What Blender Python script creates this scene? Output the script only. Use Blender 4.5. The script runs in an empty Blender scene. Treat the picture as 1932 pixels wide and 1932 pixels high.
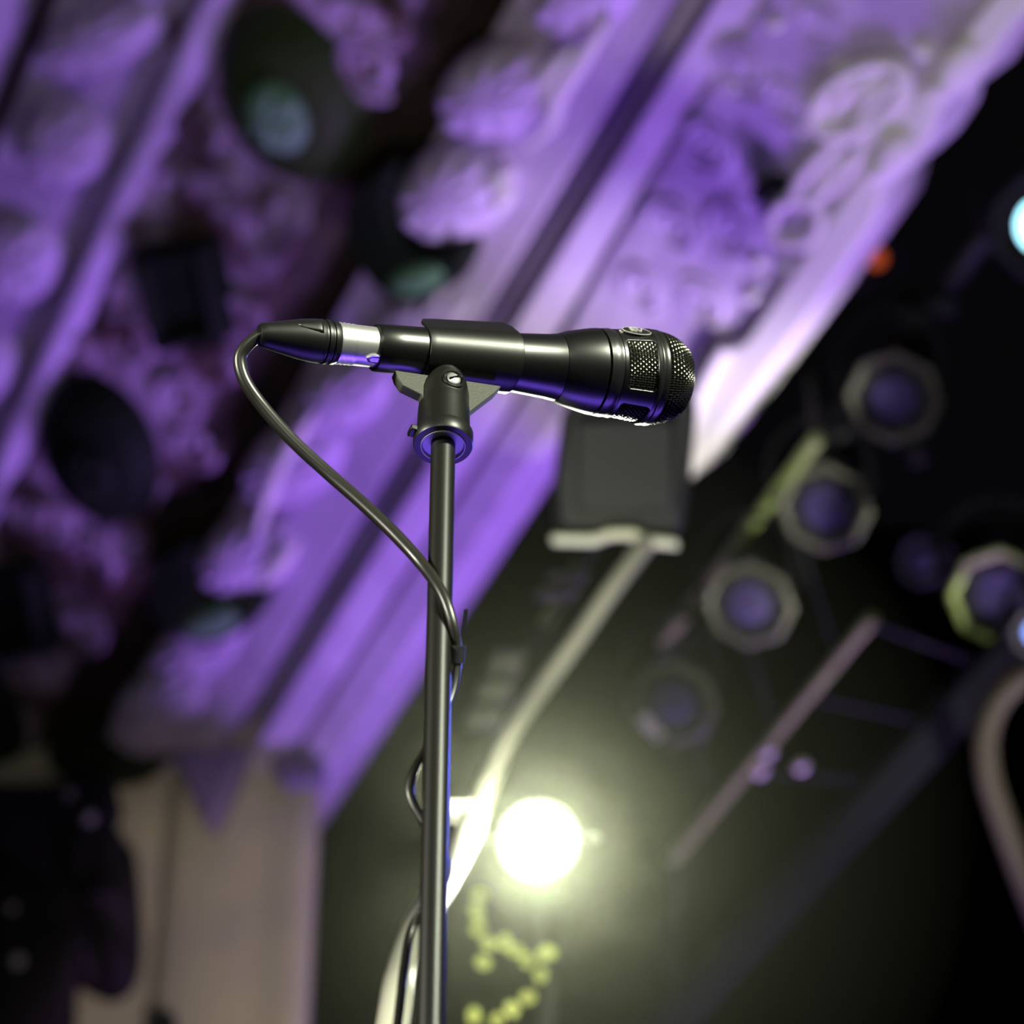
import bpy, bmesh, math, random
from mathutils import Vector, Matrix

random.seed(7)
S = bpy.context.scene
COL = S.collection
PI = math.pi

# ------------------------------------------------------------------ camera
FPX = 5635.0                       # 70 mm lens on a 24 mm square sensor, 1932 px
TH = math.radians(41.5)            # camera looks up at the stage from the pit
CAM = Vector((0, 0, 1.5))
RT = Vector((1, 0, 0))
UP = Vector((0, -math.sin(TH), math.cos(TH)))
FW = Vector((0, math.cos(TH), math.sin(TH)))
Z = Vector((0, 0, 1))
DM = 1.85                          # distance to the microphone
cd = bpy.data.cameras.new('camera'); cam = bpy.data.objects.new('camera', cd); COL.objects.link(cam)
cam.location = CAM; cam.rotation_euler = (PI/2 + TH, 0, 0)
cd.sensor_fit = 'HORIZONTAL'; cd.sensor_width = 24; cd.lens = FPX*24/1932
cd.clip_start = .05; cd.clip_end = 200
cd.dof.use_dof = True; cd.dof.focus_distance = DM; cd.dof.aperture_fstop = 3.6
S.camera = cam

# ------------------------------------------------------------------ world, exposure
w = bpy.data.worlds.new('dark_hall'); S.world = w; w.use_nodes = True
w.node_tree.nodes['Background'].inputs[0].default_value = (.30, .27, .36, 1)
w.node_tree.nodes['Background'].inputs[1].default_value = .006
S.view_settings.view_transform = 'Standard'; S.view_settings.look = 'None'
S.view_settings.exposure = 0; S.view_settings.gamma = 1; S.view_settings.use_curve_mapping = False

def at(px, py, d):                 # a point d metres in front of the camera plane
    return CAM + RT*((px-966)/FPX*d) + UP*((966-py)/FPX*d) + FW*d
def proj(p):
    q = p - CAM; d = q.dot(FW)
    return 966 + q.dot(RT)/d*FPX, 966 - q.dot(UP)/d*FPX, d
def camvec(x, y, z): return RT*x + UP*y + FW*z
def nrm(v): return v.normalized()

# the splayed plaster soffit: a plane with a horizontal run SD, a cross direction SE and the face normal SN
SD = nrm(camvec(-3266, -4969, 5635))
SE = nrm(camvec(.74, -.67, -.163)); SE = nrm(SE - SD*SE.dot(SD))
SN = nrm(SD.cross(SE))
if SN.dot(FW) > 0: SN = -SN
SO = at(700, 700, 6.0)
def on(px, py, h=0.0):             # where the sight line through a pixel meets the soffit, raised by h
    r = camvec((px-966)/FPX, (966-py)/FPX, 1)
    t = (SO - CAM).dot(SN)/r.dot(SN)
    return CAM + r*t + SN*h
def st(px, py):
    q = on(px, py) - SO
    return q.dot(SD), q.dot(SE)
def pt(s, t, h=0.0): return SO + SD*s + SE*t + SN*h

# ------------------------------------------------------------------ lights
def light(name, kind, loc, target, energy, color, **kw):
    ld = bpy.data.lights.new(name, kind); o = bpy.data.objects.new(name, ld); COL.objects.link(o)
    ld.energy = energy; ld.color = color
    for k, v in kw.items(): setattr(ld, k, v)
    o.location = loc
    o.rotation_euler = (Vector(target) - Vector(loc)).to_track_quat('-Z', 'Y').to_euler()
    return o
LAMP = at(1015, 1585, 3.4)         # the bright lamp behind the stand
MICP = at(900, 670, DM)
PURPLE = (.36, .18, .78)
for k, (p, e) in enumerate([((1.5, 5.4, 2.0), 800), ((.5, 5.7, 1.9), 340)]):   # two wash lamps upstage, thrown up at the soffit
    light('purple_wash', 'SPOT', Vector(p), on(820, 560), e, PURPLE, spot_size=1.0, spot_blend=.9, shadow_soft_size=.25)
light('purple_floor_wash', 'AREA', Vector((.15, 2.6, 1.25)), MICP, 30, (.20, .09, 1.0), shape='RECTANGLE', size=1.4, size_y=1.0)
light('front_spot', 'SPOT', MICP + Vector((.593, -.71, .374))*4.5, MICP + Vector((-.03, 0, -.06)), 2000, (.95, 1.0, .76), spot_size=.20, spot_blend=.5, shadow_soft_size=.24)
light('front_spot_side', 'SPOT', MICP + Vector((-.90, -.42, .10))*4.0, MICP + Vector((-.03, 0, -.22)), 850, (1.0, .96, .80), spot_size=.30, spot_blend=.5, shadow_soft_size=.12)
light('pier_fill', 'SPOT', at(1500, 2600, 2.0), at(430, 1880, 7), 330, (1.0, .88, .66), spot_size=.25, spot_blend=.5, shadow_soft_size=.15)  # added fill on the pier, in place of spill from the front spots
light('hall_light', 'AREA', Vector((-.6, -2.5, 3.0)), on(700, 500), 24, (.94, 1.0, .80), shape='DISK', size=1.5)
light('white_side_spot', 'SPOT', Vector((1.7, 4.0, 2.2)), on(1360, 790), 620, (1.0, .97, .90), spot_size=.26, spot_blend=1.0, shadow_soft_size=.08)
light('blue_side_spot', 'SPOT', at(2300, 1190, 3.2), at(830, 1300, DM), 22, (.15, .18, 1.0), spot_size=.5, spot_blend=.6, shadow_soft_size=.05)
light('lamp_glow', 'POINT', LAMP - FW*.10, MICP, 50, (.97, 1.0, .74), shadow_soft_size=.06)
light('lamp_beam', 'SPOT', LAMP - FW*.10, MICP + Vector((0, 0, -.1)), 45, (.95, 1.0, .80), spot_size=.5, spot_blend=.7, shadow_soft_size=.06)

# ------------------------------------------------------------------ materials
def mat(name, col, rough=.6, metal=0.0, spec=.5, noise=None, bump=None, emit=None, sheen=0, coat=0):
    m = bpy.data.materials.new(name); m.use_nodes = True
    nt = m.node_tree; b = nt.nodes['Principled BSDF']
    b.inputs['Base Color'].default_value = (*col, 1); b.inputs['Roughness'].default_value = rough
    b.inputs['Metallic'].default_value = metal; b.inputs['Specular IOR Level'].default_value = spec
    b.inputs['Coat Weight'].default_value = coat; b.inputs['Sheen Weight'].default_value = sheen
    if noise or bump: tc = nt.nodes.new('ShaderNodeNewGeometry')
    if noise:                       # (second colour, scale, low, high)
        c2, sc, lo, hi = noise
        n = nt.nodes.new('ShaderNodeTexNoise'); n.inputs['Scale'].default_value = sc; n.inputs['Detail'].default_value = 6
        r = nt.nodes.new('ShaderNodeMapRange'); r.inputs[1].default_value = lo; r.inputs[2].default_value = hi
        x = nt.nodes.new('ShaderNodeMix'); x.data_type = 'RGBA'
        x.inputs['A'].default_value = (*col, 1); x.inputs['B'].default_value = (*c2, 1)
        nt.links.new(tc.outputs['Position'], n.inputs['Vector']); nt.links.new(n.outputs['Fac'], r.inputs[0])
        nt.links.new(r.outputs[0], x.inputs['Factor']); nt.links.new(x.outputs['Result'], b.inputs['Base Color'])
    if bump:                        # (scale, strength)
        n2 = nt.nodes.new('ShaderNodeTexNoise'); n2.inputs['Scale'].default_value = bump[0]; n2.inputs['Detail'].default_value = 5
        bp = nt.nodes.new('ShaderNodeBump'); bp.inputs['Strength'].default_value = bump[1]; bp.inputs['Distance'].default_value = .02
        nt.links.new(tc.outputs['Position'], n2.inputs['Vector']); nt.links.new(n2.outputs['Fac'], bp.inputs['Height'])
        nt.links.new(bp.outputs[0], b.inputs['Normal'])
    if emit:
        b.inputs['Emission Color'].default_value = (*emit[:3], 1); b.inputs['Emission Strength'].default_value = emit[3]
    return m
M = {
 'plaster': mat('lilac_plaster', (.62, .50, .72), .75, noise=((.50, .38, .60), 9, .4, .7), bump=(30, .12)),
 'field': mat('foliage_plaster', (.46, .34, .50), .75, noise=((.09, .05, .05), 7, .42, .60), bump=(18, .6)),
 'brown': mat('brown_gilding', (.045, .026, .018), .7, noise=((.02, .012, .008), 12, .4, .7), bump=(25, .3)),
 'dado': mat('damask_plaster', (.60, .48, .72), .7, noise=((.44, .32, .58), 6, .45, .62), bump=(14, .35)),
 'cream': mat('cream_plaster', (.80, .77, .74), .7, bump=(30, .1)),
 'green': mat('lit_green_glaze', (.036, .056, .018), .6, spec=.12, bump=(30, .15)),  # greener copy for the boss that catches white light
 'greenmid': mat('green_glaze_sheen', (.15, .30, .17), .6, spec=.15, bump=(40, .2)),  # paler green, the sheen painted on the first boss's crown
 'black_green': mat('black_glaze', (.011, .016, .010), .6, spec=.1),
 'pier': mat('beige_pier', (.50, .44, .36), .85, noise=((.42, .36, .36), 5, .35, .65), bump=(12, .15)),
 'velvet': mat('dark_velvet', (.010, .008, .010), .9, spec=.1, bump=(6, .4)),
 'button': mat('pale_button', (.16, .15, .16), .6),
 'micblack': mat('black_lacquer', (.004, .004, .0045), .30, metal=.0, spec=.9),
 'micring': mat('black_ring', (.012, .012, .013), .28, spec=.8),
 'wire': mat('grille_wire', (.065, .065, .055), .3, metal=.8, spec=.6),
 'foam': mat('grille_foam', (.003, .003, .003), .95, spec=.1),
 'clip': mat('clip_rubber', (.006, .006, .005), .38, spec=.5, bump=(1500, .02)),
 'clipweb': mat('clip_web_rubber', (.05, .05, .04), .6, spec=.4, bump=(700, .1)),
 'silver': mat('nickel', (.80, .78, .80), .34, metal=.85),
 'insert': mat('zinc_thread', (.72, .70, .74), .5, metal=.25),
 'pole': mat('pole_black_enamel', (.008, .0076, .006), .36, spec=.6),
 'boot': mat('connector_black', (.006, .006, .006), .40, spec=.5),
 'cable': mat('cable_rubber', (.018, .017, .014), .32, spec=.6),
 'badge': mat('white_print', (.38, .38, .36), .5),
 'hose': mat('pale_sheath', (.72, .70, .58), .55, bump=(200, .05)),
 'tie': mat('black_tie', (.012, .012, .02), .6),
 'dark': mat('stage_black', (.007, .007, .008), .6, spec=.2, noise=((.012, .012, .012), 12, .4, .6)),
 'grey': mat('dark_grey_paint', (.022, .022, .028), .6, noise=((.016, .016, .020), 9, .4, .6)),
 'alu': mat('dull_aluminium', (.25, .32, .10), .5, metal=.5),
 'rim': mat('grey_gel_frame', (.10, .098, .07), .5, metal=.2),
 'lens': mat('blue_lens', (.05, .035, .12), .6, spec=.2),
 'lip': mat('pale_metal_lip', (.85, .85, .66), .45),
 'brass': mat('brass_link', (.26, .30, .07), .45, metal=.2),
 'redlens': mat('red_lens', (.45, .07, .02), .4, emit=(.9, .14, .03, .35)),
 'lamp': mat('lamp_lens', (1, 1, 1), .4, emit=(1, 1, .95, 40)),
 'cyan': mat('cyan_lens', (.1, .4, .5), .4, emit=(.36, .85, 1.0, 4.0)),
 'blue': mat('blue_lit_lens', (.1, .2, .6), .4, emit=(.25, .40, 1.0, 2.0)),
 'floor': mat('stage_boards', (.03, .025, .02), .6, noise=((.02, .016, .012), 4, .4, .6)),
 'browncable': mat('brown_cable', (.05, .042, .028), .7, spec=.2),
 'pendant': mat('purple_paint', (.20, .13, .34), .7),
 'beam': mat('black_beam', (.004, .004, .006), .8, spec=.1),
 'wall': mat('black_wall', (.012, .012, .013), .9, spec=.1, bump=(5, .2)),
}

# ------------------------------------------------------------------ mesh helpers
def obj(name, verts, faces, m, parent=None, smooth=True, bevel=0, solid=0, autosmooth=None):
    c = Vector((0, 0, 0))
    for v in verts: c += v
    c /= max(1, len(verts))
    me = bpy.data.meshes.new(name)
    me.from_pydata([tuple(v - c) for v in verts], [], faces); me.update()
    bm = bmesh.new(); bm.from_mesh(me); bmesh.ops.recalc_face_normals(bm, faces=bm.faces); bm.to_mesh(me); bm.free()
    if smooth:
        for p in me.polygons: p.use_smooth = True
        me.set_sharp_from_angle(angle=math.radians(autosmooth or 40))
    me.materials.append(M[m])
    o = bpy.data.objects.new(name, me); COL.objects.link(o)
    if parent is not None:
        o.parent = parent; o.location = c - world_loc(parent)
    else: o.location = c
    o['_w'] = tuple(c)
    if solid:
        k = o.modifiers.new('thickness', 'SOLIDIFY'); k.thickness = solid; k.offset = -1
    if bevel:
        k = o.modifiers.new('bevel', 'BEVEL'); k.width = bevel; k.segments = 2; k.limit_method = 'ANGLE'; k.angle_limit = .6
    return o
def world_loc(o): return Vector(o['_w'])
def thing(name, loc, label, cat, group=None, kind=None):
    o = bpy.data.objects.new(name, None); COL.objects.link(o)
    o.location = loc; o['_w'] = tuple(loc); o.empty_display_size = .05
    return tag(o, label, cat, group, kind)
def tag(o, label=None, cat=None, group=None, kind=None):
    if label: o['label'] = label
    if cat: o['category'] = cat
    if group: o['group'] = group
    if kind: o['kind'] = kind
    return o
def frame(a, ref=Z):
    a = nrm(a); u = ref - a*ref.dot(a)
    if u.length < 1e-4: u = Vector((1, 0, 0)) - a*a.x
    u = nrm(u); return a, u, a.cross(u)
def lathe(prof, o, a, u, n=48, caps=True):          # prof: (distance along a, radius)
    a = nrm(a); v = a.cross(u); V = []; F = []
    for s, r in prof:
        for k in range(n):
            t = 2*PI*k/n; V.append(o + a*s + u*(r*math.cos(t)) + v*(r*math.sin(t)))
    for i in range(len(prof)-1):
        for k in range(n):
            k2 = (k+1) % n; F.append((i*n+k, i*n+k2, (i+1)*n+k2, (i+1)*n+k))
    if caps:
        if prof[0][1] > 1e-5: F.append(tuple(range(n)))
        if prof[-1][1] > 1e-5: F.append(tuple(range((len(prof)-1)*n, len(prof)*n)))
    return V, F
def spline(P, n=8):                                  # Catmull-Rom through the points
    P = [Vector(p) for p in P]; Q = [P[0]*2 - P[1]] + P + [P[-1]*2 - P[-2]]; out = []
    for i in range(1, len(Q)-2):
        p0, p1, p2, p3 = Q[i-1:i+3]
        for k in range(n):
            t = k/n
            out.append(.5*((2*p1) + (p2-p0)*t + (2*p0-5*p1+4*p2-p3)*t*t + (3*p1-p0-3*p2+p3)*t**3))
    out.append(P[-1]); return out
def tube(P, r, n=10, closed=False):
    V = []; F = []; m = len(P); u = None
    for i, p in enumerate(P):
        q0 = P[(i-1) % m] if (closed or i) else p
        q1 = P[(i+1) % m] if (closed or i < m-1) else p
        d = nrm(q1 - q0)
        if u is None: _, u, _ = frame(d, Vector((.31, .17, .93)))
        u = nrm(u - d*u.dot(d)); v = d.cross(u)
        rr = r(i/(m-1)) if callable(r) else r
        for k in range(n):
            t = 2*PI*k/n; V.append(p + u*(rr*math.cos(t)) + v*(rr*math.sin(t)))
    for i in range(m if closed else m-1):
        j = (i+1) % m
        for k in range(n):
            k2 = (k+1) % n; F.append((i*n+k, i*n+k2, j*n+k2, j*n+k))
    if not closed: F.append(tuple(range(n))[::-1]); F.append(tuple(range((m-1)*n, m*n)))
    return V, F
def prism(P, vec):                                   # polygon P swept along vec
    n = len(P); V = list(P) + [p + vec for p in P]
    F = [tuple(range(n)), tuple(range(n, 2*n))] + [(i, (i+1) % n, n+(i+1) % n, n+i) for i in range(n)]
    return V, F
def box(c, x, y, z):                                 # centre and three half-axis vectors
    P = [c - x - y - z, c + x - y - z, c + x + y - z, c - x + y - z]
    return prism(P, z*2)
def join(*parts):
    V = []; F = []
    for v, f in parts:
        k = len(V); V += v; F += [tuple(i+k for i in q) for q in f]
    return V, F

# ------------------------------------------------------------------ the setting
ST = 1.15                                            # stage floor height
V, F = box(Vector((0, 6.6, ST-.1)), Vector((7, 0, 0)), Vector((0, 5.4, 0)), Vector((0, 0, .1)))
tag(obj('floor', V, F, 'floor', smooth=False), 'dark stage floor under the microphone stand', 'floor', kind='structure')
V, F = box(Vector((0, 12.1, 6)), Vector((9, 0, 0)), Vector((0, .1, 0)), Vector((0, 0, 6)))
tag(obj('wall_back', V, F, 'wall', smooth=False), 'black back wall behind the lighting truss', 'wall', kind='structure')

# soffit mouldings: cross profile along t, given by where the lines cross the row y=700
def tx(x): return st(x, 700)[1]
ceiling = thing('ceiling', SO, 'purple-lit ornate plaster soffit with parallel mouldings', 'ceiling', kind='structure')
S0, S1 = -2.6, 2.7
def strip(name, prof, m, base=-.24):
    V = []; F = []; n = len(prof)
    for s in (S0, S1):
        for x, h in prof: V.append(pt(s, tx(x), h))
        V.append(pt(s, tx(prof[-1][0]), base)); V.append(pt(s, tx(prof[0][0]), base))
    k = n + 2
    F = [(i, (i+1) % k, k+(i+1) % k, k+i) for i in range(k)] + [tuple(range(k)), tuple(range(k, 2*k))]
    return obj(name, V, F, m, ceiling, autosmooth=28)
def arc(x0, x1, h, n=10, b=0.0):
    return [(x0 + (x1-x0)*(.5-.5*math.cos(PI*i/n)), b + h*math.sin(PI*i/n)) for i in range(n+1)]
strip('outer_moulding', [(-700, .02), (-420, .02)] + arc(-400, -250, .03, b=.01) + [(-240, .0)], 'plaster')
strip('brown_channel', [(-240, -.07), (-178, -.07)], 'brown')
strip('leaf_band', [(-178, 0), (-120, .005), (-8, .0)], 'dado')
strip('shadow_fillet', [(-8, -.035), (58, -.035)], 'plaster')
strip('rope_ridge', arc(58, 120, .035), 'plaster')
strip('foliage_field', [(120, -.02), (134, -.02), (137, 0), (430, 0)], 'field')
strip('brown_valley', [(430, 0), (452, -.03), (490, -.06), (540, -.055), (572, -.02)], 'brown')
strip('plume_band', [(572, -.02), (640, -.005), (800, .015), (846, .018)], 'plaster')
strip('deep_groove', [(846, -.06), (882, -.07), (888, -.14), (928, -.14)], 'plaster')
strip('fillet', [(928, .03), (932, .035), (985, .025), (1008, .018)], 'plaster')
strip('thin_groove', [(1007, -.07), (1027, -.07)], 'plaster')
strip('edge_band', [(1026, .015), (1110, .015), (1116, .008)], 'plaster')

def poly(name, pix, h0, h1, m, bevel=.012):
    V, F = prism([on(x, y, h0) for x, y in pix], SN*(h1-h0))
    return obj(name, V, F, m, ceiling, bevel=bevel)
def smoothpix(pix, n=5, closed=True):
    P = [Vector((x, y, 0)) for x, y in pix]
    if closed: P = spline(P + [P[0]], n)[:-1]
    else: P = spline(P, n)
    return [(p.x, p.y) for p in P]
def dome(name, c, A, B, h, m, flutes=0, fl=.0, rings=12, seg=64, step=None, base=-.01, lip=0, parent=None):
    V = []; F = []
    for i in range(rings+1):
        q = i/rings
        for k in range(seg):
            t = 2*PI*k/seg
            hh = h*math.sqrt(max(0, 1-q**2.4))
            if step and q > step: hh = h*.45*(1-((q-step)/(1-step))**3)
            if flutes: hh += fl*(q*(1-q*q))*math.cos(flutes*t)*2.2
            if lip: hh += lip*math.exp(-((q-.82)/.1)**2)*max(0, math.sin(t-.5))
            V.append(on(c[0] + q*(A[0]*math.cos(t) + B[0]*math.sin(t)), c[1] + q*(A[1]*math.cos(t) + B[1]*math.sin(t)), base + hh))
    for i in range(rings):
        for k in range(seg):
            k2 = (k+1) % seg; F.append((i*seg+k, i*seg+k2, (i+1)*seg+k2, (i+1)*seg+k))
    F.append(tuple(range(rings*seg, (rings+1)*seg)))
    return obj(name, V, F, m, parent or ceiling, autosmooth=60)
# dark green oval bosses, the first coloured lighter, with sheen painted into its crown
for i, (c, A, B) in enumerate([((551, 176), (136, 47), (0, 165)), ((195, 846), (113, 40), (0, 138)), ((-66, 1352), (118, 40), (0, 135)), ((960, -620), (160, 50), (0, 190))]):
    o = dome('oval_boss', c, A, B, .09, 'green' if i == 0 else 'black_green', step=.78)
    dome('crown', (c[0]+18, c[1]+20), (A[0]*.42, A[1]*.42), (0, B[1]*.40), .035, 'greenmid' if i == 0 else 'black_green', flutes=7, fl=.006, base=.075, parent=o)
for q in ([(272, 458), (418, 440), (458, 622), (322, 652)], [(-38, 1068), (88, 1052), (120, 1214), (-16, 1232)], [(735, -230), (905, -260), (935, -60), (790, -40)]):
    cx = sum(p[0] for p in q)/4; cy = sum(p[1] for p in q)/4
    V = []; 
    for s_, h_ in ((1, -.02), (1, .045), (.82, .075), (.55, .05)):
        for x, y in q: V.append(on(cx+(x-cx)*s_, cy+(y-cy)*s_, h_))
    F = [(i*4+k, i*4+(k+1) % 4, i*4+4+(k+1) % 4, i*4+4+k) for i in range(3) for k in range(4)] + [(12, 13, 14, 15), (0, 1, 2, 3)]
    obj('diamond_boss', V, F, 'black_green', ceiling, bevel=.008)
# dark green crescents hugging the shells
for i, q in enumerate(([(782, 285), (722, 330), (692, 395), (715, 470), (765, 528), (825, 545), (880, 520), (908, 480), (914, 440), (886, 452), (845, 458), (802, 440), (776, 398), (770, 340)],
          [(396, 1000), (345, 1028), (322, 1075), (326, 1130), (372, 1168), (432, 1186), (488, 1165), (515, 1130), (522, 1102), (490, 1112), (450, 1114), (408, 1084), (390, 1045)],
          [(165, 1350), (128, 1382), (140, 1420), (195, 1446), (262, 1456), (318, 1444), (338, 1418), (300, 1422), (250, 1424), (202, 1402), (178, 1372)])):
    o = poly('crescent', smoothpix(q), -.03, .075, 'black_green', .02)
    if i < 2:
        c = ((828, 500), (438, 1146))[i]
        dome('crescent_crown', c, (58, -16), (10, 30), .03, 'greenmid', base=.06, parent=o)
# fluted shells and leaves of the plumes
shells = [((1120, -30), (105, -60), (30, 80), .07, 8), ((952, 165), (118, -42), (30, 88), .08, 9), ((873, 352), (112, -30), (18, 95), .085, 9),
          ((800, 610), (120, -70), (30, 60), .04, 7), ((655, 742), (92, -40), (20, 62), .06, 8), ((560, 868), (98, -44), (22, 70), .07, 9), ((470, 1042), (86, -24), (14, 76), .08, 9),
          ((380, 1215), (90, -50), (22, 60), .05, 7), ((305, 1330), (92, -34), (14, 66), .06, 8),
          ((190, 70), (112, -40), (22, 62), .07, 8), ((125, 265), (80, -30), (30, 82), .07, 8), ((40, 485), (76, -20), (20, 84), .06, 8), ((-40, 690), (70, -20), (16, 74), .06, 8), ((330, -170), (110, -40), (24, 90), .06, 8)]
for c, A, B, h, fl in shells:
    dome('shell', c, A, B, h, 'plaster', flutes=fl, fl=.005, seg=90, lip=.012)
for q in ([(1178, 20), (1130, 90), (1082, 160), (1068, 215), (1020, 262)], [(1000, 300), (962, 325), (985, 345), (960, 380)], [(1115, 70), (1068, 120), (1050, 170)],
          [(620, 760), (575, 830), (540, 905), (512, 985)], [(590, 1000), (548, 1050), (516, 1085)]):
    V, F = tube([on(p.x, p.y, .05) for p in spline([Vector((x, y, 0)) for x, y in q], 6)], lambda t: .006 + .013*math.sin(PI*min(1, t*1.0+.02)), 8)
    obj('leaf_vein', V, F, 'cream', ceiling)
# scrolls among the bosses
def scroll(c, r, turn, hand, m='field', rr=.016, h=.006, ax=(1.0, .25), ay=(.1, 1.05)):
    P = []
    for k in range(26):
        t = k/25; a = turn + hand*t*3.6*PI; q = r*(1 - .78*t)
        P.append(on(c[0] + q*(ax[0]*math.cos(a) + ay[0]*math.sin(a)), c[1] + q*(ax[1]*math.cos(a) + ay[1]*math.sin(a)), h))
    V, F = tube(P, lambda t: rr*(1-.35*t), 7); obj('scroll', V, F, m, ceiling)
for c, r, t, hd in [((330, 345), 62, 1, 1), ((430, 350), 44, 2, -1), ((500, 430), 56, 0, 1), ((545, 395), 40, 3, -1), ((250, 560), 46, 1, -1), ((245, 640), 50, 4, 1), ((470, 590), 36, 2, 1),
                    ((345, 755), 44, 5, -1), ((370, 840), 40, 0, 1), ((150, 660), 40, 2, 1), ((100, 985), 46, 1, -1), ((180, 1060), 52, 3, 1), ((55, 960), 40, 0, -1), ((160, 1180), 44, 2, -1),
                    ((240, 1010), 40, 5, 1), ((700, 120), 58, 1, 1), ((740, 40), 44, 4, -1), ((665, 30), 40, 2, 1), ((360, 80), 34, 0, -1), ((385, 250), 40, 3, 1), ((60, 1270), 40, 1, 1), ((255, 395), 36, 2, -1), ((420, 690), 40, 2, 1)]:
    scroll(c, r, t, hd)
# the damask panel with its pale scalloped border
panel = [(1620, -330), (1455, -10), (1240, 330), (1040, 690), (1066, 778), (1180, 860), (1296, 890), (1345, 690), (1380, 640), (1430, 622), (1592, 392), (1680, 262), (1850, 30), (2060, -260)]
poly('damask_panel', panel, -.10, .03, 'dado', .008)
border = [(2075, -250), (1850, 30), (1676, 262), (1590, 388), (1436, 612), (1415, 628), (1376, 632), (1347, 685), (1313, 772), (1285, 859), (1290, 905),
          (1312, 898), (1416, 763), (1538, 600), (1640, 455), (1680, 398), (1696, 352), (1690, 330), (1714, 322), (1752, 286), (1791, 228), (1797, 196), (1812, 168), (1855, 152), (1892, 101), (1940, 30), (1965, 10), (1990, -20), (2110, -180)]
o = poly('scalloped_border', border, -.12, .055, 'cream', .02)
for q in ([(1400, 632), (1362, 700), (1322, 800), (1300, 880)],):
    V, F = tube([on(p.x, p.y, .06) for p in spline([Vector((x, y, 0)) for x, y in q], 6)], .012, 8); obj('border_bead', V, F, 'cream', o)
for c, A, B in [((1722, 262), (26, -40), (34, 24)), ((1838, 100), (34, -50), (30, 22)), ((1690, 300), (22, -14), (12, 18)), ((1812, 142), (24, -12), (12, 18))]:
    dome('lobe', c, A, B, .03, 'cream', base=.045, parent=o)
def ringpix(c, A, B, rr, h=.045, m='cream', name='ring_scroll'):
    P = [on(c[0] + A[0]*math.cos(t) + B[0]*math.sin(t), c[1] + A[1]*math.cos(t) + B[1]*math.sin(t), h) for t in [2*PI*k/36 for k in range(36)]]
    V, F = tube(P, rr, 8, closed=True); return obj(name, V, F, m, ceiling)
ringpix((1526, 400), (42, -26), (22, 36), .013)
ringpix((1590, 300), (62, -58), (18, 22), .014)
ringpix((1600, 312), (30, -30), (10, 12), .012)
ringpix((1648, 168), (84, -48), (22, 46), .016)
ringpix((1690, 190), (46, -52), (16, 20), .013)
dome('leaf_pale', (1630, 150), (70, -44), (20, 30), .035, 'cream', flutes=5, fl=.01, base=.02)
dome('leaf_pale', (1585, 205), (36, -22), (14, 22), .03, 'cream', base=.02)
dome('leaf_pale', (1690, 215), (40, -48), (12, 14), .03, 'cream', base=.02)
for x, y, r in [(1506, 434, 17), (1449, 482, 16), (1499, 487, 14), (1437, 545, 16), (1482, 34, 14), (1760, 82, 22), (1578, 158, 16), (1600, 105, 12), (1402, 150, 10), (1455, 516, 9), (1530, 232, 11)]:
    dome('pearl', (x, y), (r, 0), (0, r), .022, 'cream', rings=6, seg=20, base=.025)
for x, y, r, t, hd in [(1420, 120, 60, 1, 1), (1350, 260, 54, 2, -1), (1500, 180, 50, 0, 1), (1290, 420, 56, 3, 1), (1400, 430, 56, 5, -1), (1230, 530, 44, 1, 1), (1340, 560, 46, 4, 1), (1560, 40, 50, 2, -1)]:
    scroll((x, y), r, t, hd, 'dado', .011, .028)
dome('dark_knob', (1478, 338), (36, -8), (4, 22), .06, 'black_green', base=.025)

# the pier that the soffit comes down on
A1, A2 = on(150, 1432), on(612, 1482)
hx = A2 - A1; hx.z = 0; hx = nrm(hx); ny = hx.cross(Z)
if ny.dot(FW) > 0: ny = -ny
pier = thing('wall_left', Vector((A1.x, A1.y, 0)), 'beige plaster pier under the lower end of the purple soffit', 'wall', kind='structure')
def face(px, py, out=0.0):                           # a pixel on the pier's front
    r = camvec((px-966)/FPX, (966-py)/FPX, 1); t = (A1 + ny*out - CAM).dot(ny)/r.dot(ny); return CAM + r*t
W = (A2 - A1).dot(hx)
prof = [(-1.6, 0), (W*.40, 0), (W*.44, .03), (W*.52, .045), (W*.78, .045), (W*.84, .035), (W*.90, .05), (W*.97, .045), (W*1.0, .01)]
base = Vector((A1.x, A1.y, ST)); H = A1.z + .55 - ST
away = A2 - CAM; away.z = 0; away = nrm(nrm(away) - hx*.12)
pp = [base + hx*a + ny*b for a, b in prof]; pp += [pp[-1] + away*.9, pp[0] + away*.9]
V, F = prism(pp, Z*H)
obj('pier_shaft', V, F, 'pier', pier, bevel=.012)
V, F = prism([face(x, y, .05) for x, y in [(342, 1430), (366, 1490), (392, 1550), (414, 1588), (436, 1545), (462, 1480), (486, 1425)]], ny*.05)
obj('pendant_leaf', V, F, 'pendant', pier, bevel=.015)
V, F = prism([face(x, y, .05) for x, y in [(525, 1440), (530, 1474), (545, 1496), (572, 1490), (618, 1492), (622, 1440)]], ny*.04)
obj('pendant_edge', V, F, 'pendant', pier, bevel=.012)

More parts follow.
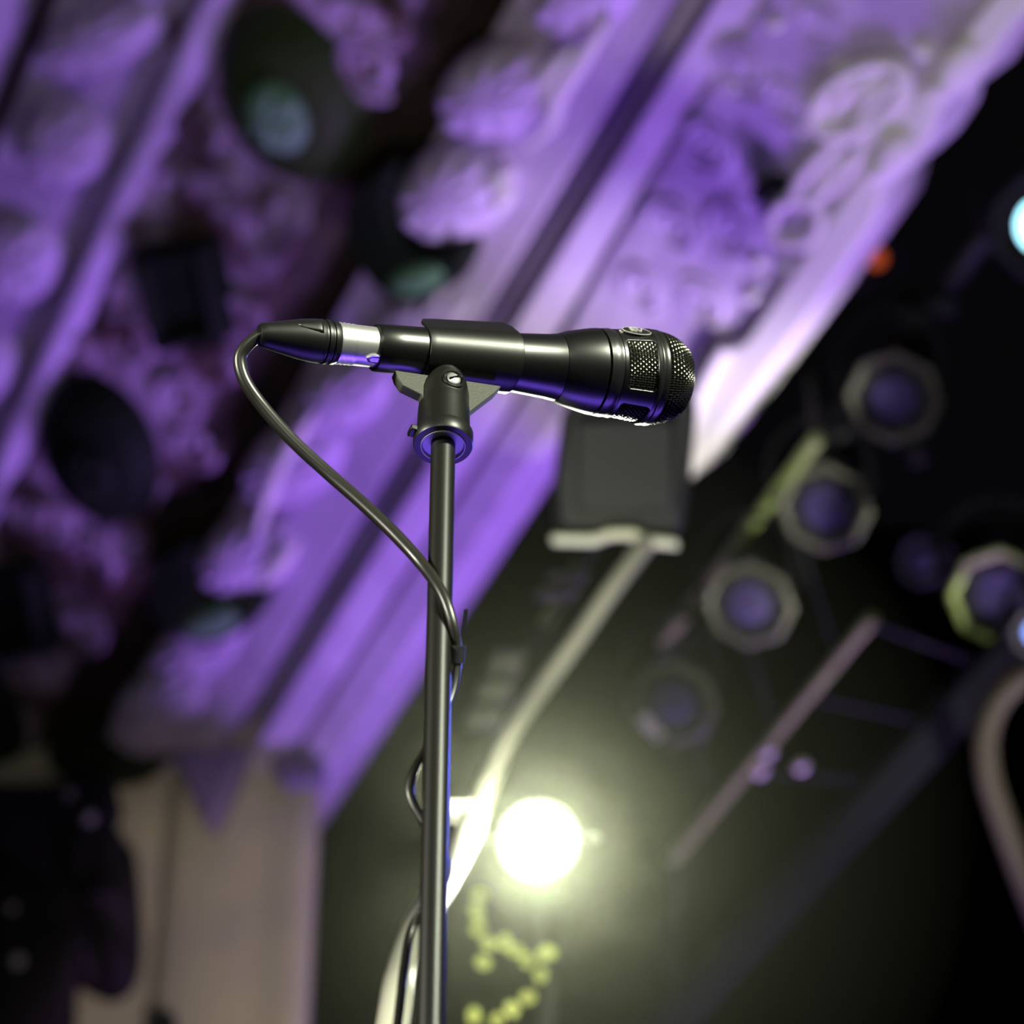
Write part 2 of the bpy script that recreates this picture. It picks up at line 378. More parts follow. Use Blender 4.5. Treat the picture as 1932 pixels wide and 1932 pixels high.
# ------------------------------------------------------------------ dark bunched drape in front of the pier
dr = thing('stage_drape', face(100, 1900, .5), 'dark bunched drape with pale studs in front of the beige pier', 'drape')
out = [(-160, 1490), (-60, 1478), (60, 1482), (150, 1470), (212, 1474), (226, 1520), (222, 1555), (236, 1582), (256, 1612), (264, 1680), (270, 1760), (266, 1830), (248, 1872), (214, 1892), (176, 1880), (150, 1868), (136, 1905), (120, 1990), (-160, 1990)]
def lump(pix, depth, bulge, name, m, parent, rings=7):
    cx = sum(p[0] for p in pix)/len(pix); cy = sum(p[1] for p in pix)/len(pix); q = smoothpix(pix, 4); n = len(q); V = []; F = []
    for sgn in (1, -1):
        for i in range(rings):
            k = 1 - i/rings
            for j, (x, y) in enumerate(q):
                V.append(face(cx+(x-cx)*k, cy+(y-cy)*k, depth + sgn*bulge*math.sqrt(1-k**2)*(1+.16*math.sin(j*.55+i*.3))))
        V.append(face(cx, cy, depth + sgn*bulge))
    m_ = rings*n + 1
    for s_ in (0, 1):
        for i in range(rings-1):
            for j in range(n):
                j2 = (j+1) % n; F.append((s_*m_+i*n+j, s_*m_+i*n+j2, s_*m_+(i+1)*n+j2, s_*m_+(i+1)*n+j))
        for j in range(n): F.append((s_*m_+(rings-1)*n+j, s_*m_+(rings-1)*n+(j+1) % n, s_*m_+rings*n))
    for j in range(n): F.append((j, (j+1) % n, m_+(j+1) % n, m_+j))
    return obj(name, V, F, m, parent, autosmooth=80)
lump(out, .28, .17, 'drape_cloth', 'velvet', dr)
lump([(150, 1500), (205, 1480), (232, 1530), (214, 1562), (168, 1530)], .36, .06, 'tuck', 'velvet', dr)
lump([(292, 1945), (298, 1912), (315, 1902), (330, 1920), (334, 1950), (312, 1990)], .16, .05, 'tassel', 'velvet', dr)
for x, y, r in [(35, 1815, .016), (24, 1714, .011), (132, 1500, .013), (170, 1545, .016)]:
    V, F = lathe([(0, r), (r*.5, r*.9), (r*.9, r*.4), (r, 0)], face(x, y, .28 + .16), ny, hx, 16); obj('stud', V, F, 'button', dr)

# ------------------------------------------------------------------ microphone frame
ax = nrm(camvec(1, -.089, .41))                      # points out of the grille
lat = nrm(ax.cross(Z)); mup = lat.cross(ax)          # sideways, and the microphone's own up
if mup.z < 0: mup = -mup
lnear = lat if lat.dot(FW) < 0 else -lat
PIV = at(838, 744, DM)
AX0 = PIV + mup*.0335
n0 = nrm(-FW - ax*(-FW).dot(ax)); n90 = ax.cross(n0)
if n90.dot(UP) > 0: n90 = -n90
def s_at(px):                                        # distance along the axis where it passes a pixel column
    lo, hi = -.4, .4
    for _ in range(50):
        mid = (lo+hi)/2
        if proj(AX0 + ax*mid)[0] < px: lo = mid
        else: hi = mid
    return lo
def rr(s, px): return px*proj(AX0 + ax*s)[2]/FPX
def prof(lst): return [(s_at(x), rr(s_at(x), r)) for x, r in lst]
print('axis y at', [(x, round(proj(AX0 + ax*s_at(x))[1])) for x in (620, 750, 965, 1120, 1235)], 'want 650 661 678 696 705')

mic = thing('microphone', AX0 - mup*.02, 'black handheld vocal microphone with wire mesh grille held in stand clip', 'microphone')
V, F = lathe(prof([(706, 30), (706, 44), (709, 46), (750, 46.5), (850, 50), (965, 55.5), (1030, 61), (1048, 64)]), AX0, ax, n0, 72)
obj('handle', V, F, 'micblack', mic)
V, F = lathe(prof([(1048.5, 60), (1049, 64.5), (1062, 70), (1095, 78), (1110, 81), (1118, 82), (1119, 79)]), AX0, ax, n0, 72)
obj('neck', V, F, 'micblack', mic)
V, F = lathe(prof([(1118, 78), (1123, 78)]), AX0, ax, n0, 72, caps=False)
obj('groove', V, F, 'foam', mic)
V, F = lathe(prof([(1122, 79), (1123, 82), (1130, 83), (1138, 84), (1142, 82.5), (1146, 83)]), AX0, ax, n0, 72)
obj('rear_ring', V, F, 'micring', mic)
# collar with four openings round it (one carries the badge)
NS, NT = 30, 288
x0, x1 = 1145, 1210
V = []; F = []
for i in range(NS+1):
    x = x0 + (x1-x0)*i/NS; s = s_at(x); r = rr(s, 83 + 6.5*(i/NS))
    for k in range(NT):
        t = 2*PI*k/NT; V.append(AX0 + ax*s + (n0*math.cos(t) + n90*math.sin(t))*r)
def hole(i, k):
    deg = ((k+.5)*360/NT + 180) % 360 - 180
    for c in (-14, 76, 166):
        d = (deg - c + 180) % 360 - 180
        u = abs(d)/34; v = abs((i+.5)/NS - .53)/.40
        if u < 1 and v < 1 and not ((u-.8)/.2 > 0 and (v-.72)/.28 > 0 and ((u-.8)/.2)**2 + ((v-.72)/.28)**2 > 1): return True
    return False
for i in range(NS):
    for k in range(NT):
        if not hole(i, k):
            k2 = (k+1) % NT; F.append((i*NT+k, i*NT+k2, (i+1)*NT+k2, (i+1)*NT+k))
obj('collar', V, F, 'micblack', mic, solid=.0022)
V, F = lathe(prof([(1207, 80), (1208, 90.5), (1212, 91.5), (1215, 89), (1218, 89), (1221, 91), (1227, 90.5), (1230, 86), (1231, 80)]), AX0, ax, n0, 96)
obj('front_ring', V, F, 'micring', mic)
V, F = lathe(prof([(1150, 60), (1150, 78), (1208, 83)]), AX0, ax, n0, 72)
obj('inner_foam', V, F, 'foam', mic)
# wire mesh: crossed wires over a dark liner
hp = [(1226, 87.5), (1240, 86), (1253, 82.5), (1264, 77.5), (1273, 71.5), (1281, 63.5), (1287, 53), (1291.5, 41), (1295, 27), (1296.5, 12), (1297, 0)]
V, F = lathe(prof([(x-2, max(0, r-2.5)) for x, r in hp]), AX0, ax, n0, 64); obj('grille_liner', V, F, 'foam', mic)
def curve(lst, n=6):
    P = spline([Vector((x, r, 0)) for x, r in lst], n); return [(p.x, max(0, p.y)) for p in P]
hc = curve(hp, 6)
def wiremesh(pts_fn, rows, cols, wire):
    parts = []
    for j in range(rows): parts.append(tube([pts_fn(j/(rows-1), k/cols, (1 if (k + j) % 2 else -1)) for k in range(cols)], wire, 4, closed=True))
    return parts
def headpt(q, ang, off):
    i = min(len(hc)-1, int(q*(len(hc)-1))); x, r = hc[i]; s = s_at(x)
    return AX0 + ax*s + (n0*math.cos(ang) + n90*math.sin(ang))*(rr(s, r) + off)
parts = []
R_, C_ = 24, 116
SH = [(s_at(x), rr(s_at(x), r)) for x, r in [hc[min(len(hc)-1, round(((j/(R_-1))**.85)*(len(hc)-3)))] for j in range(R_)]]
for j, (s, r) in enumerate(SH):
    parts.append(tube([AX0 + ax*s + (n0*math.cos(2*PI*k/C_) + n90*math.sin(2*PI*k/C_))*(r + (.00030 if (k+j) % 2 else -.00030)) for k in range(C_)], .00050, 4, closed=True))
for k in range(C_):
    lim = R_ if k % 4 == 0 else (R_-4 if k % 2 == 0 else R_-8)
    t = 2*PI*k/C_
    parts.append(tube([AX0 + ax*s + (n0*math.cos(t) + n90*math.sin(t))*(r + (-.00030 if (k+j) % 2 else .00030)) for j, (s, r) in enumerate(SH[:lim])], .00050, 4))
V, F = join(*parts); tag(obj('grille_mesh', V, F, 'wire', mic), 'woven black wire mesh dome')
parts = []
CW = [(s_at(1148 + 62*j/12), rr(s_at(1148 + 62*j/12), 79.5 + 5.5*j/12)) for j in range(13)]
for j, (s, r) in enumerate(CW):
    parts.append(tube([AX0 + ax*s + (n0*math.cos(2*PI*k/C_) + n90*math.sin(2*PI*k/C_))*(r + (.0003 if (k+j) % 2 else -.0003)) for k in range(C_)], .00050, 4, closed=True))
for k in range(C_):
    t = 2*PI*k/C_
    parts.append(tube([AX0 + ax*s + (n0*math.cos(t) + n90*math.sin(t))*(r + (-.0003 if (k+j) % 2 else .0003)) for j, (s, r) in enumerate(CW)], .00050, 4))
V, F = join(*parts); tag(obj('window_mesh', V, F, 'wire', mic), 'wire mesh behind the collar openings')
# oval badge with its lettering on the collar's upper side
bt = math.radians(-68)
bd = nrm(n0*math.cos(bt) + n90*math.sin(bt)); bs = s_at(1180); bc = AX0 + ax*bs + bd*(rr(bs, 86.3)); btan = nrm(bd.cross(ax))
ov = [bc + ax*(.0098*math.cos(t)) + btan*(.0062*math.sin(t)) for t in [2*PI*k/40 for k in range(40)]]
V, F = prism([p - bd*.001 for p in ov], bd*.0020); bo = obj('badge', V, F, 'micring', mic)
V, F = tube([p + bd*.0008 for p in ov], .00035, 6, closed=True); obj('badge_rim', V, F, 'badge', bo)
fc = bpy.data.curves.new('badge_lettering', 'FONT'); fc.body = 'EV'; fc.size = .009; fc.extrude = .0004; fc.align_x = 'CENTER'; fc.align_y = 'CENTER'; fc.materials.append(M['badge'])
fo = bpy.data.objects.new('badge_lettering', fc); COL.objects.link(fo); fo.parent = bo
R3 = Matrix((ax, bd.cross(ax), bd)).transposed()
bpy.context.view_layer.update()
fm = bpy.data.meshes.new_from_object(fo); bpy.data.objects.remove(fo); fo = bpy.data.objects.new('badge_lettering', fm); COL.objects.link(fo); fo.parent = bo
fo.rotation_euler = R3.to_euler(); fo.location = bc + bd*.0013 - world_loc(bo)
for k in range(3):
    c = AX0 + ax*s_at(1152 + 5*k) + bd*rr(s_at(1152 + 5*k), 84.5)
    V, F = box(c, ax*.0006, btan*.0022, bd*.0004); obj('print_mark', V, F, 'badge', mic, smooth=False)

# ------------------------------------------------------------------ stand with clip
PX, PY = PIV.x, PIV.y
stand = thing('microphone_stand', Vector((PX, PY, ST)), 'straight black microphone stand with a black clip holding the microphone', 'stand')
def k_(px): return px*DM/FPX
zr = PIV.z                                           # heights of the adapter below the pivot
def z_px(py):                                        # height on the pole axis seen at a row
    lo, hi = 1.2, 3.5
    for _ in range(50):
        m_ = (lo+hi)/2
        if proj(Vector((PX, PY, m_)))[1] > py: lo = m_
        else: hi = m_
    return lo
zb = z_px(841); zt = z_px(762)
hxm = nrm(Vector((ax.x, ax.y, 0))); hyn = nrm(Vector((lnear.x, lnear.y, 0)))
V, F = lathe([(zb+.006, k_(53)), (zb+.012, k_(50)), (zb+.030, k_(48.5)), (zt, k_(46.5))], Vector((PX, PY, 0)), Z, hxm, 64)
obj('adapter_body', V, F, 'clip', stand)
V, F = lathe([(zb, k_(42.5)), (zb, k_(54.5)), (zb+.001, k_(56)), (zb+.009, k_(56)), (zb+.010, k_(54)), (zb+.010, k_(30))], Vector((PX, PY, 0)), Z, hxm, 64, caps=False)
obj('adapter_flange', V, F, 'boot', stand)
V, F = lathe([(zb+.001, k_(20)), (zb+.0008, k_(38)), (zb-.0008, k_(40)), (zb-.0008, k_(42)), (zb+.004, k_(42.5))], Vector((PX, PY, 0)), Z, hxm, 64)
obj('thread_insert', V, F, 'insert', stand)
V, F = box(Vector((PX, PY, zb+.006)) - hxm*k_(58), hxm*.003, hyn*.004, Z*.002); obj('flange_nib', V, F, 'boot', stand, bevel=.0008)
# fork cheeks: rounded tops, outer face following the body's cylinder
def cheek(side):
    R0 = k_(46.5); n = 20; V = []; F = []; rows = 10
    zc = PIV.z - .001
    for i in range(n+1):
        x = -R0*.96 + 2*R0*.96*i/n; q = abs(x)/(R0*.96)
        top = zc + R0*.98*math.sqrt(max(0, 1-q**2)); y1 = math.sqrt(max(1e-9, R0*R0 - x*x))*.98; y1 = max(y1, .0052)
        for j in range(rows+1):
            z = zt-.006 + (top - zt + .006)*j/rows
            yy = y1 - (.0025*max(0, (j/rows-.75)/.25)**2)
            V.append(Vector((PX, PY, z)) + hxm*x + hyn*(side*max(yy, .0051)))
        for j in range(rows+1):
            z = zt-.006 + (top - zt + .006)*j/rows
            V.append(Vector((PX, PY, z)) + hxm*x + hyn*(side*.0048))
    c = 2*(rows+1)
    for i in range(n):
        for j in range(rows):
            a = i*c+j; F.append((a, a+c, a+c+1, a+1)); b = a+rows+1; F.append((b, b+1, b+c+1, b+c))
        F.append((i*c+rows, i*c+c+rows, i*c+c+2*rows+1, i*c+2*rows+1)); F.append((i*c, i*c+rows+1, i*c+c+rows+1, i*c+c))
    for e in (0, n):
        for j in range(rows): F.append((e*c+j, e*c+j+1, e*c+j+rows+2, e*c+j+rows+1))
    obj('fork_cheek', V, F, 'clip', stand)
cheek(1); cheek(-1)
sc = PIV + hyn*(k_(46.5)*.93) + hxm*.001
V, F = lathe([(-.003, .0068), (.0012, .0068), (.0016, .0062), (.0008, .0055), (-.001, .0054)], sc, hyn, Z, 32); obj('pivot_collar', V, F, 'boot', stand)
V, F = lathe([(-.002, .0046), (.0012, .0044), (.0022, .0030), (.0025, 0)], sc, hyn, Z, 28); so = obj('pivot_screw', V, F, 'silver', stand)
V, F = box(sc + hyn*.0024, nrm(hxm + Z*.6)*.0036, nrm(Z - hxm*.6)*.0005, hyn*.0006); obj('screw_slot', V, F, 'foam', so, smooth=False)
# clip: a split teardrop sleeve, tapering
clip = None
NB = 40; x0, x1 = 790, 962; NL = 14
half = [(math.cos(b), math.sin(b)) for b in [PI - PI*2/3*i/24 for i in range(25)]] + [(.5 + .866*k/8*.95, .866 - .5*k/8*.95) for k in range(1, 9)] + [(1.36, .36), (1.38, .31)]
half[-3] = (1.30, .40)
full = half[::-1] + [(u, -v) for u, v in half[1:]]
V = []; F = []
for i in range(NL+1):
    x = x0 + (x1-x0)*i/NL; s = s_at(x); r = rr(s, 50 + 8.0*i/NL)
    for u, v in full:
        cut = 0
        e = .003*max(0, u-1.0)/.3*(1 if i < 2 else (-1.0 if i > NL-2 else 0))
        V.append(AX0 + ax*(s + e + .002*(v)) + mup*(u*r) + lnear*(v*r))
n = len(full)
for i in range(NL):
    for j in range(n-1): F.append((i*n+j, i*n+j+1, (i+1)*n+j+1, (i+1)*n+j))
clip = obj('clip_sleeve', V, F, 'clip', stand, autosmooth=50)
k = clip.modifiers.new('thickness', 'SOLIDIFY'); k.thickness = .0018; k.offset = 0
k = clip.modifiers.new('bevel', 'BEVEL'); k.width = .0007; k.segments = 3; k.limit_method = 'ANGLE'
# triangular web between sleeve and fork
def onweb(px, py):
    r = camvec((px-966)/FPX, (966-py)/FPX, 1); t = (PIV + lnear*.0045 - CAM).dot(lat)/r.dot(lat); return CAM + r*t
wp = [onweb(x, y) for x, y in [(745, 698), (946, 728), (934, 741), (880, 782), (860, 798), (815, 790), (795, 744), (760, 727), (749, 711)]]
V, F = prism(wp, -lnear*.007); obj('clip_web', V, F, 'clipweb', stand, bevel=.0006)
# pole, clutch and round base
V, F = lathe([(ST+.02, k_(22.8)), (zb+.006, k_(22.8))], Vector((PX, PY, 0)), Z, RT, 40); obj('pole', V, F, 'pole', stand)
V, F = lathe([(ST+.02, .0125), (ST+.72, .0125), (ST+.725, .018), (ST+.80, .020), (ST+.805, .012)], Vector((PX, PY, 0)), Z, RT, 40); obj('clutch_tube', V, F, 'pole', stand)
V, F = lathe([(ST, .14), (ST+.012, .14), (ST+.020, .132), (ST+.024, .03), (ST+.05, .02), (ST+.055, .014)], Vector((PX, PY, 0)), Z, RT, 64); obj('base', V, F, 'pole', stand)

# ------------------------------------------------------------------ microphone cable with its connector
cab = thing('microphone_cable', AX0 + ax*s_at(560), 'black cable plugged into the microphone by a silver connector, wound round the stand', 'cable')
V, F = lathe(prof([(634, 36), (634, 39.5), (638, 40.5), (642, 39), (646, 40.5), (650, 39), (654, 40.3), (658, 38.8), (662, 40), (668, 38.8), (704, 38.5), (716, 38.3), (717, 36)]), AX0, ax, n0, 64)
sh = obj('connector_shell', V, F, 'silver', cab)
V, F = lathe(prof([(489, 12), (488, 19), (491, 22), (500, 24.5), (530, 31), (565, 38.5), (588, 41.5), (600, 42)]), AX0, ax, n0, 64); bt_ = obj('connector_boot', V, F, 'boot', cab)
V, F = lathe(prof([(600, 42), (604, 42.5), (606, 40), (609, 40), (611, 42.5), (616, 42.5), (618, 40), (621, 40), (623, 42), (631, 41.5), (635, 39)]), AX0, ax, n0, 64); obj('boot_ribs', V, F, 'boot', cab)
# grip leaf on the boot and release latch on the shell
def skin(s_px, deg, rpx): s = s_at(s_px); t = math.radians(deg); return AX0 + ax*s + (n0*math.cos(t) + n90*math.sin(t))*rr(s, rpx)
lf = []
for i in range(9):
    x = 552 + 46*i/8; wd = 26*math.sqrt(i/8); rb = 36 + 6.5*min(1, (x-552)/40)
    lf.append([skin(x, -46 + wd*(j/6*2-1), rb + 1.5 - .9*abs(j/3-1)) for j in range(7)])
V = [p for r_ in lf for p in r_]; F = [(i*7+j, i*7+j+1, (i+1)*7+j+1, (i+1)*7+j) for i in range(8) for j in range(6)]
obj('grip_leaf', V, F, 'boot', bt_, solid=.0006)
V, F = join(*[tube([skin(x, d, 40.2) for x, d in [(684, 34), (692, 26), (706, 24), (714, 26), (716, 36), (712, 46), (698, 48), (688, 44)]], .0009, 6, closed=True)])
obj('latch_rim', V, F, 'silver', sh)
lt = [skin(x, d, 39.6) for x, d in [(686, 36), (692, 29), (714, 28), (714, 46), (692, 46)]]
V, F = prism(lt, (n0*math.cos(.65) + n90*math.sin(.65))*.0010); obj('release_latch', V, F, 'silver', sh, bevel=.0004)
e0 = AX0 + ax*s_at(496); dc = proj(e0)[2]
dp = proj(Vector((PX, PY, z_px(1100))))[2]           # the pole's distance lower down
def pole_d(py): return proj(Vector((PX, PY, z_px(py))))[2]
path = [AX0 + ax*s_at(520), e0, at(470, 648, dc-.002)]
for x, y, t in [(453, 676, 0), (462, 718, .05), (496, 768, .1), (553, 832, .2), (618, 892, .32), (682, 948, .48), (742, 1005, .66), (794, 1062, .85)]:
    path.append(at(x, y, (dc-.004)*(1-t) + (pole_d(1080)-.014)*t))
for x, y, o in [(832, 1116, -.0135), (853, 1172, -.010), (863, 1230, .002), (858, 1290, .011), (838, 1350, .0135), (806, 1410, .013), (782, 1452, .012), (773, 1488, .014), (781, 1520, .016), (805, 1560, .018), (836, 1610, .020), (838, 1660, .022), (806, 1705, .030), (776, 1755, .036), (762, 1830, .030), (750, 1932, .02)]:
    path.append(at(x, y, pole_d(y) + o))
pl = path[-1]
path += [pl + Vector((-.010, -.01, -.12)), Vector((pl.x-.04, pl.y-.03, ST+.6)), Vector((pl.x-.08, pl.y-.05, ST+.15)), Vector((pl.x-.18, pl.y-.02, ST+.006)), Vector((pl.x-.6, pl.y+.3, ST+.005))]
V, F = tube(spline(path, 8), lambda t: k_(12.6) if t < .30 else max(k_(8.0), k_(12.6) - (t-.30)*.012), 14); obj('cord', V, F, 'cable', cab)
V, F = lathe([(-.004, k_(14.5)), (.006, k_(14.5))], at(862, 1238, pole_d(1238)+.003), at(863, 1220, 1) - at(860, 1260, 1), RT, 20); obj('cable_tie', V, F, 'tie', cab)
V, F = prism([at(x, y, pole_d(1170)+.006) for x, y in [(872, 1192), (876, 1150), (884, 1150), (880, 1200)]], FW*.0012); obj('tie_tail', V, F, 'tie', cab)

# ------------------------------------------------------------------ thick pale cable rising behind the stand
hose = thing('thick_cable', at(738, 1932, 2.25), 'thick pale sheathed cable curving up behind the stand to the floodlight', 'cable')
hp_ = [(1214, 1032, 4.16), (1160, 1104, 4.08), (1090, 1205, 3.98), (1020, 1300, 3.86), (962, 1385, 3.70), (925, 1470, 3.56), (886, 1570, 3.36), (838, 1665, 2.85), (790, 1745, 2.45), (758, 1835, 2.32), (741, 1932, 2.2)]
P = [at(*q) for q in hp_]; e = P[-1]
P += [e + Vector((-.015, -.05, -.2)), Vector((e.x-.05, e.y-.12, ST+.5)), Vector((e.x-.12, e.y-.1, ST+.014)), Vector((e.x-.5, e.y+.1, ST+.013))]
V, F = tube(spline(P, 10), .0128, 16); obj('sheath', V, F, 'hose', hose)
q = at(872, 1531, 3.45); V, F = box(q, RT*.016, UP*.011 - RT*.002, FW*.004); obj('white_tape_tab', V, F, 'lip', hose, bevel=.002)

# ------------------------------------------------------------------ the lamp that faces the camera
lamp = thing('stage_lamp', LAMP, 'blazing white stage lamp shining into the view beside the stand', 'lamp')
ld = nrm(MICP + Vector((0, -.6, -.9)) - LAMP)
V, F = lathe([(-.15, .02), (-.15, .035), (-.08, .054), (.0, .058), (.012, .056), (.012, .048), (.002, .046)], LAMP, ld, Z - ld*Z.dot(ld), 40); obj('housing', V, F, 'dark', lamp)
V, F = lathe([(-.004, .044), (.004, .040), (.009, .026), (.010, 0)], LAMP, ld, nrm(Z - ld*Z.dot(ld)), 40); obj('lit_lens', V, F, 'lamp', lamp)
V, F = tube(spline([LAMP + RT*.062 - ld*.03, LAMP + RT*.064 - ld*.10, LAMP - ld*.20, LAMP - RT*.064 - ld*.10, LAMP - RT*.062 - ld*.03], 6), .005, 8); obj('yoke', V, F, 'dark', lamp)
V, F = tube([LAMP - ld*.19, LAMP - ld*.6, Vector((LAMP.x - ld.x*.6 + .05, LAMP.y - ld.y*.6 + .3, ST))], .012, 14); obj('lamp_post', V, F, 'wall', lamp)

# hanging chain of brass links under the lamp
ch = thing('safety_chain', at(960, 1800, 3.8), 'yellow-green brass chain hanging below the bright lamp', 'chain')
cp = [(905, 1690), (900, 1722), (902, 1752), (922, 1780), (952, 1778), (972, 1794), (994, 1812), (1026, 1800), (1036, 1796), (1020, 1840), (996, 1882), (966, 1904), (938, 1925), (912, 1816), (894, 1916)]
for i, (x, y) in enumerate(cp):
    c = at(x, y, 3.8); a_ = nrm(camvec(math.cos(i*1.9), math.sin(i*1.9), .3)); b_ = nrm(a_.cross(FW))
    V, F = tube([c + a_*(.0075*math.cos(t)) + b_*(.005*math.sin(t)) for t in [2*PI*k/18 for k in range(18)]], .0034, 8, closed=True)
    obj('link', V, F, 'brass', ch)

# ------------------------------------------------------------------ lighting truss
def along(px, py, d, s): return at(px, py, d) + SD*s
TR = [(1405, 1010, 5.6), (1440, 1415, 5.75), (1800, 1312, 5.6), (1560, 1590, 5.9)]
truss = thing('lighting_truss', along(*TR[1], .9), 'aluminium lighting truss with slender tubes and cross braces carrying dark cans', 'truss')
def row(c, py):                                      # how far along a chord a row lies
    lo, hi = -3, 4
    for _ in range(40):
        m_ = (lo+hi)/2
        if proj(along(*c, m_))[1] < py: lo = m_
        else: hi = m_
    return lo
ENDS = [(826, 1215), (1165, 1640), (1245, 1600)]
for c, (y0, y1) in zip(TR, ENDS):
    V, F = tube([along(*c, row(c, y0)), along(*c, row(c, y1))], .0125, 12); obj('chord', V, F, 'alu', truss)
s0 = row(TR[0], 840)
for j in range(6):
    s_ = s0 + j*.12
    a = along(*TR[0], s_); b = along(*TR[1], row(TR[1], 1175 + 70*j)); c = along(*TR[2], row(TR[2], 1255 + 55*j))
    V, F = tube([a, b] if j % 2 else [b, c], .005, 8); obj('brace', V, F, 'dark', truss)
h_ = along(*TR[0], row(TR[0], 832)); V, F = tube([h_, h_ + Vector((.1, .6, 4))], .008, 8); obj('hanger', V, F, 'dark', truss)
h_ = along(*TR[1], row(TR[1], 1630)); V, F = tube([h_, h_ + Vector((0, 1.2, -3))], .02, 8); obj('truss_leg', V, F, 'dark', truss)
for x, y, d in [(1449, 1420, 5.7), (1435, 1455, 5.7), (1858, 1256, 5.55), (1512, 1446, 5.7)]:
    c = at(x, y, d); V, F = lathe([(-.012, .006), (-.006, .012), (.006, .012), (.012, .006)], c, nrm(camvec(.3, .5, -.6)), RT, 16); obj('coupler_bolt', V, F, 'lip', truss)
beam = [at(1900, 1230, 5.3), at(1330, 1850, 5.3)]
bdv = nrm(beam[1]-beam[0]); a, u, v = frame(bdv, FW)
V, F = box((beam[0]+beam[1])/2 + v*.0, bdv*1.0, u*.05, v*.035)
tag(obj('dark_beam', V, F, 'beam', bevel=.01), 'dark sloping beam below the truss with faint blue light on it', 'beam')

def par_can(c, aim, R, label, lens='lens', group=None, rim='rim', name='par_can'):
    t = thing(name, c, label, 'stage light', group)
    aim = nrm(aim); a, u, v = frame(aim)
    V, F = lathe([(-.24, .02), (-.24, R*.55), (-.17, R*.8), (0, R*.93), (.02, R*.93), (.02, R*.86)], c, aim, u, 36); obj('can_body', V, F, 'dark', t)
    # eight-sided gel frame
    P = [c + aim*.024 + (u*math.cos(k*PI/4+.39) + v*math.sin(k*PI/4+.39))*R for k in range(8)]
    V, F = tube(P, R*.105, 8, closed=True); obj('gel_frame', V, F, rim, t)
    V, F = lathe([(.0, R*.9), (.012, R*.8), (.022, R*.45), (.026, 0)], c, aim, u, 32); obj('lens', V, F, lens, t)
    V, F = tube(spline([c + u.cross(aim)*(R*1.12), c + u.cross(aim)*(R*1.1) + u*R*1.2 - aim*.08, c + u*R*1.7 - aim*.1, c - u.cross(aim)*(R*1.1) + u*R*1.2 - aim*.08, c - u.cross(aim)*(R*1.12)], 5), .008, 6); obj('yoke', V, F, 'dark', t)
    return t
g = 'row of dark cans hung along the truss'
for x, y, R in [(1690, 745, .082), (1560, 950, .080), (1418, 1132, .078), (1274, 1318, .078)]:
    L = {1690: 'dark stage can with purple sheen on its lens, next to the pale scalloped border', 1560: 'dark blue-lensed stage can beside the gap in the upper truss tube',
         1418: 'dark stage can with dim frame between two others along the truss', 1274: 'stage can with a bright glint on its frame, beside the blazing lamp'}[x]
    pc = par_can(at(x, y, 5.5), camvec(-.25, -.35, -1), R, L, group=g)
    if x == 1274:  # added pale rod that paints the glint on this frame
        V, F = tube([at(1212, 1352, 5.40), at(1246, 1392, 5.40)], .011, 10); tag(obj('frame_glint', V, F, 'lip', pc, bevel=.003), 'pale rod standing in for a glint on the frame')
par_can(at(1890, 1120, 5.3), camvec(-.3, -.3, -1), .085, 'stage can with a pale glinting frame above a blue lamp', rim='alu')
par_can(at(1958, 1188, 5.0), camvec(-.2, -.2, -1), .040, 'small blue lit lamp under the glinting can', lens='blue', name='blue_lamp')
par_can(at(1968, 425, 5.2), camvec(-.05, -.1, -1), .092, 'bright cyan lamp shining in the black beyond the border', lens='cyan', name='cyan_lamp', rim='dark')
par_can(at(1748, 1060, 5.6), camvec(-.6, .1, -1), .045, 'small grey-blue lamp head hanging near the glinting can', rim='grey')
par_can(at(1648, 490, 5.9), camvec(.1, .1, -1), .042, 'small dull red lamp beside the pale border', lens='redlens', rim='dark', name='red_lamp')
# dim braces and clutter on the upper part of the rig
for nm, lab, p0, p1, r in [('rigging_pipe', 'dim grey rigging pipe slanting up toward the cyan lamp', (1745, 600, 5.7), (1860, 440, 5.6), .022), ('rigging_plate', 'dim grey bracket plate above the purple-sheened can', (1720, 590, 5.6), (1800, 570, 5.6), .028),
                      ('rigging_pipe', 'dim olive rigging pipe leading from the border to the truss', (1590, 790, 5.6), (1520, 880, 5.6), .03), ('rigging_clamp', 'small grey clamp between the purple-sheened can and the glinting can', (1728, 845, 5.5), (1740, 875, 5.5), .02)]:
    P = [at(*p0), at(*p1)]; m_ = (P[0]+P[1])/2
    t = thing(nm, m_, lab, 'rigging')
    V, F = tube(P, r, 10); obj('arm', V, F, 'grey', t, bevel=.004)
    V, F = lathe([(-.02, r*1.3), (.02, r*1.3)], P[0], P[1]-P[0], FW, 16); obj('clamp', V, F, 'dark', t, bevel=.004)
# hanging brown cable at the right
V, F = tube(spline([at(2010, 1230, 5.1), at(1905, 1295, 5.1), at(1862, 1370, 5.1), at(1862, 1450, 5.1), at(1885, 1530, 5.1), at(1925, 1640, 5.1), at(1990, 1800, 5.1)], 8), .022, 12)
tag(obj('hanging_cable', V, F, 'browncable'), 'brownish loop of thick cable hanging under the blue lamp', 'cable')

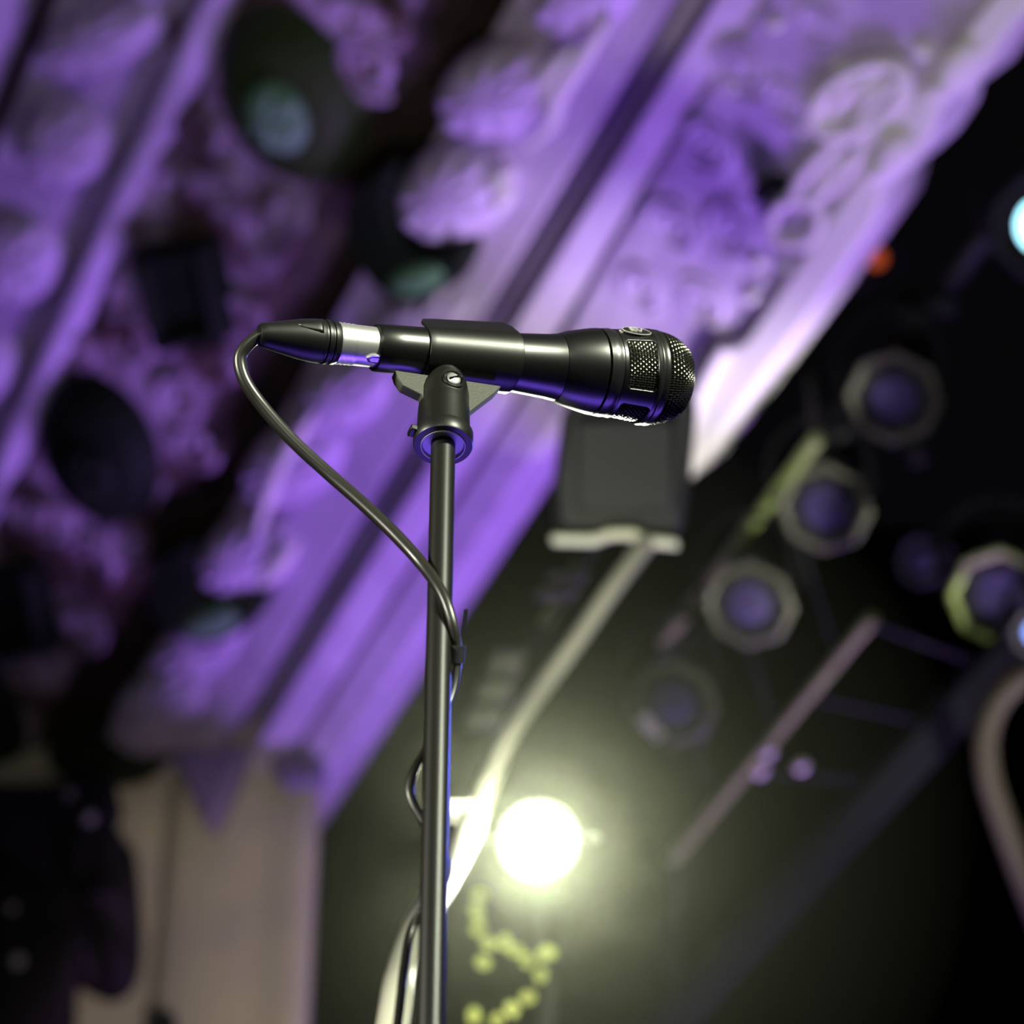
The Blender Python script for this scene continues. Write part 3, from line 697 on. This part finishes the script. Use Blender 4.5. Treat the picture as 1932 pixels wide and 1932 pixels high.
# ------------------------------------------------------------------ box floodlight under the panel
fl = thing('floodlight', at(1175, 1000, 4.2), 'dark grey box floodlight with a bright lower lip below the microphone head', 'stage light')
V, F = prism([at(x, y, 4.2) for x, y in [(1064, 770), (1090, 742), (1300, 735), (1318, 760), (1304, 900), (1288, 1008), (1052, 1002), (1046, 900)]], FW*.18); obj('housing', V, F, 'grey', fl, bevel=.015)
V, F = prism([at(x, y, 4.17) for x, y in [(1040, 1008), (1120, 1010), (1150, 998), (1196, 998), (1222, 1010), (1280, 1018), (1282, 1036), (1218, 1032), (1192, 1018), (1152, 1018), (1122, 1030), (1042, 1028)]], FW*.16); obj('barn_door', V, F, 'lip', fl, bevel=.004)
V, F = box(at(1180, 880, 4.19), RT*.07, UP*.065, FW*.012); obj('front_panel', V, F, 'grey', fl, bevel=.006)
V, F = tube([at(1180, 760, 4.25), at(1180, 760, 4.25) + Z*.10], .015, 10); obj('hanger', V, F, 'dark', fl)
# pale clamp pieces left of the thick cable
for nm, lab, q, sx, sy in [('pale_clamp', 'pale olive clamp block hanging just left of the thick cable', (940, 1300, 4.3), .033, .060), ('small_clamp', 'dim olive clamp under the floodlight', (1055, 1120, 4.4), .037, .025)]:
    t = thing(nm, at(*q), lab, 'clamp')
    for j in range(3 if sx < .035 else 2):
        c = at(q[0] + (14 - 20*j), q[1] + (-50 + 52*j)*(1 if sx < .035 else .6), q[2])
        V, F = box(c, RT*sx*.8, UP*sy*.30 + RT*.006, FW*.02); obj('jaw', V, F, 'rim', t, bevel=.006)
    V, F = tube([at(q[0]-30, q[1]+60, q[2]+.03), at(q[0]+40, q[1]-60, q[2]+.03)], .010, 8); obj('bolt', V, F, 'alu', t)
    V, F = tube([at(q[0]+20, q[1]-20, q[2]+.03), at(1150, 1000, 4.26)], .004, 8); obj('strap', V, F, 'dark', t)

# ------------------------------------------------------------------ thin haze round the lamp
hm = bpy.data.materials.new('stage_haze'); hm.use_nodes = True; nt = hm.node_tree; nt.nodes.clear()
vs = nt.nodes.new('ShaderNodeVolumeScatter'); vs.inputs['Color'].default_value = (.95, 1, .80, 1); vs.inputs['Density'].default_value = .034; vs.inputs['Anisotropy'].default_value = .75
mo = nt.nodes.new('ShaderNodeOutputMaterial'); nt.links.new(vs.outputs[0], mo.inputs['Volume']); M['haze'] = hm
V, F = lathe([(-.5*math.cos(PI*i/20), .5*math.sin(PI*i/20)) for i in range(21)], LAMP + FW*.05, FW, UP, 40)
tag(obj('haze', V, F, 'haze'), 'thin olive haze glowing around the blazing lamp', 'haze', kind='stuff')
for o in list(bpy.data.objects):
    if '_w' in o: del o['_w']
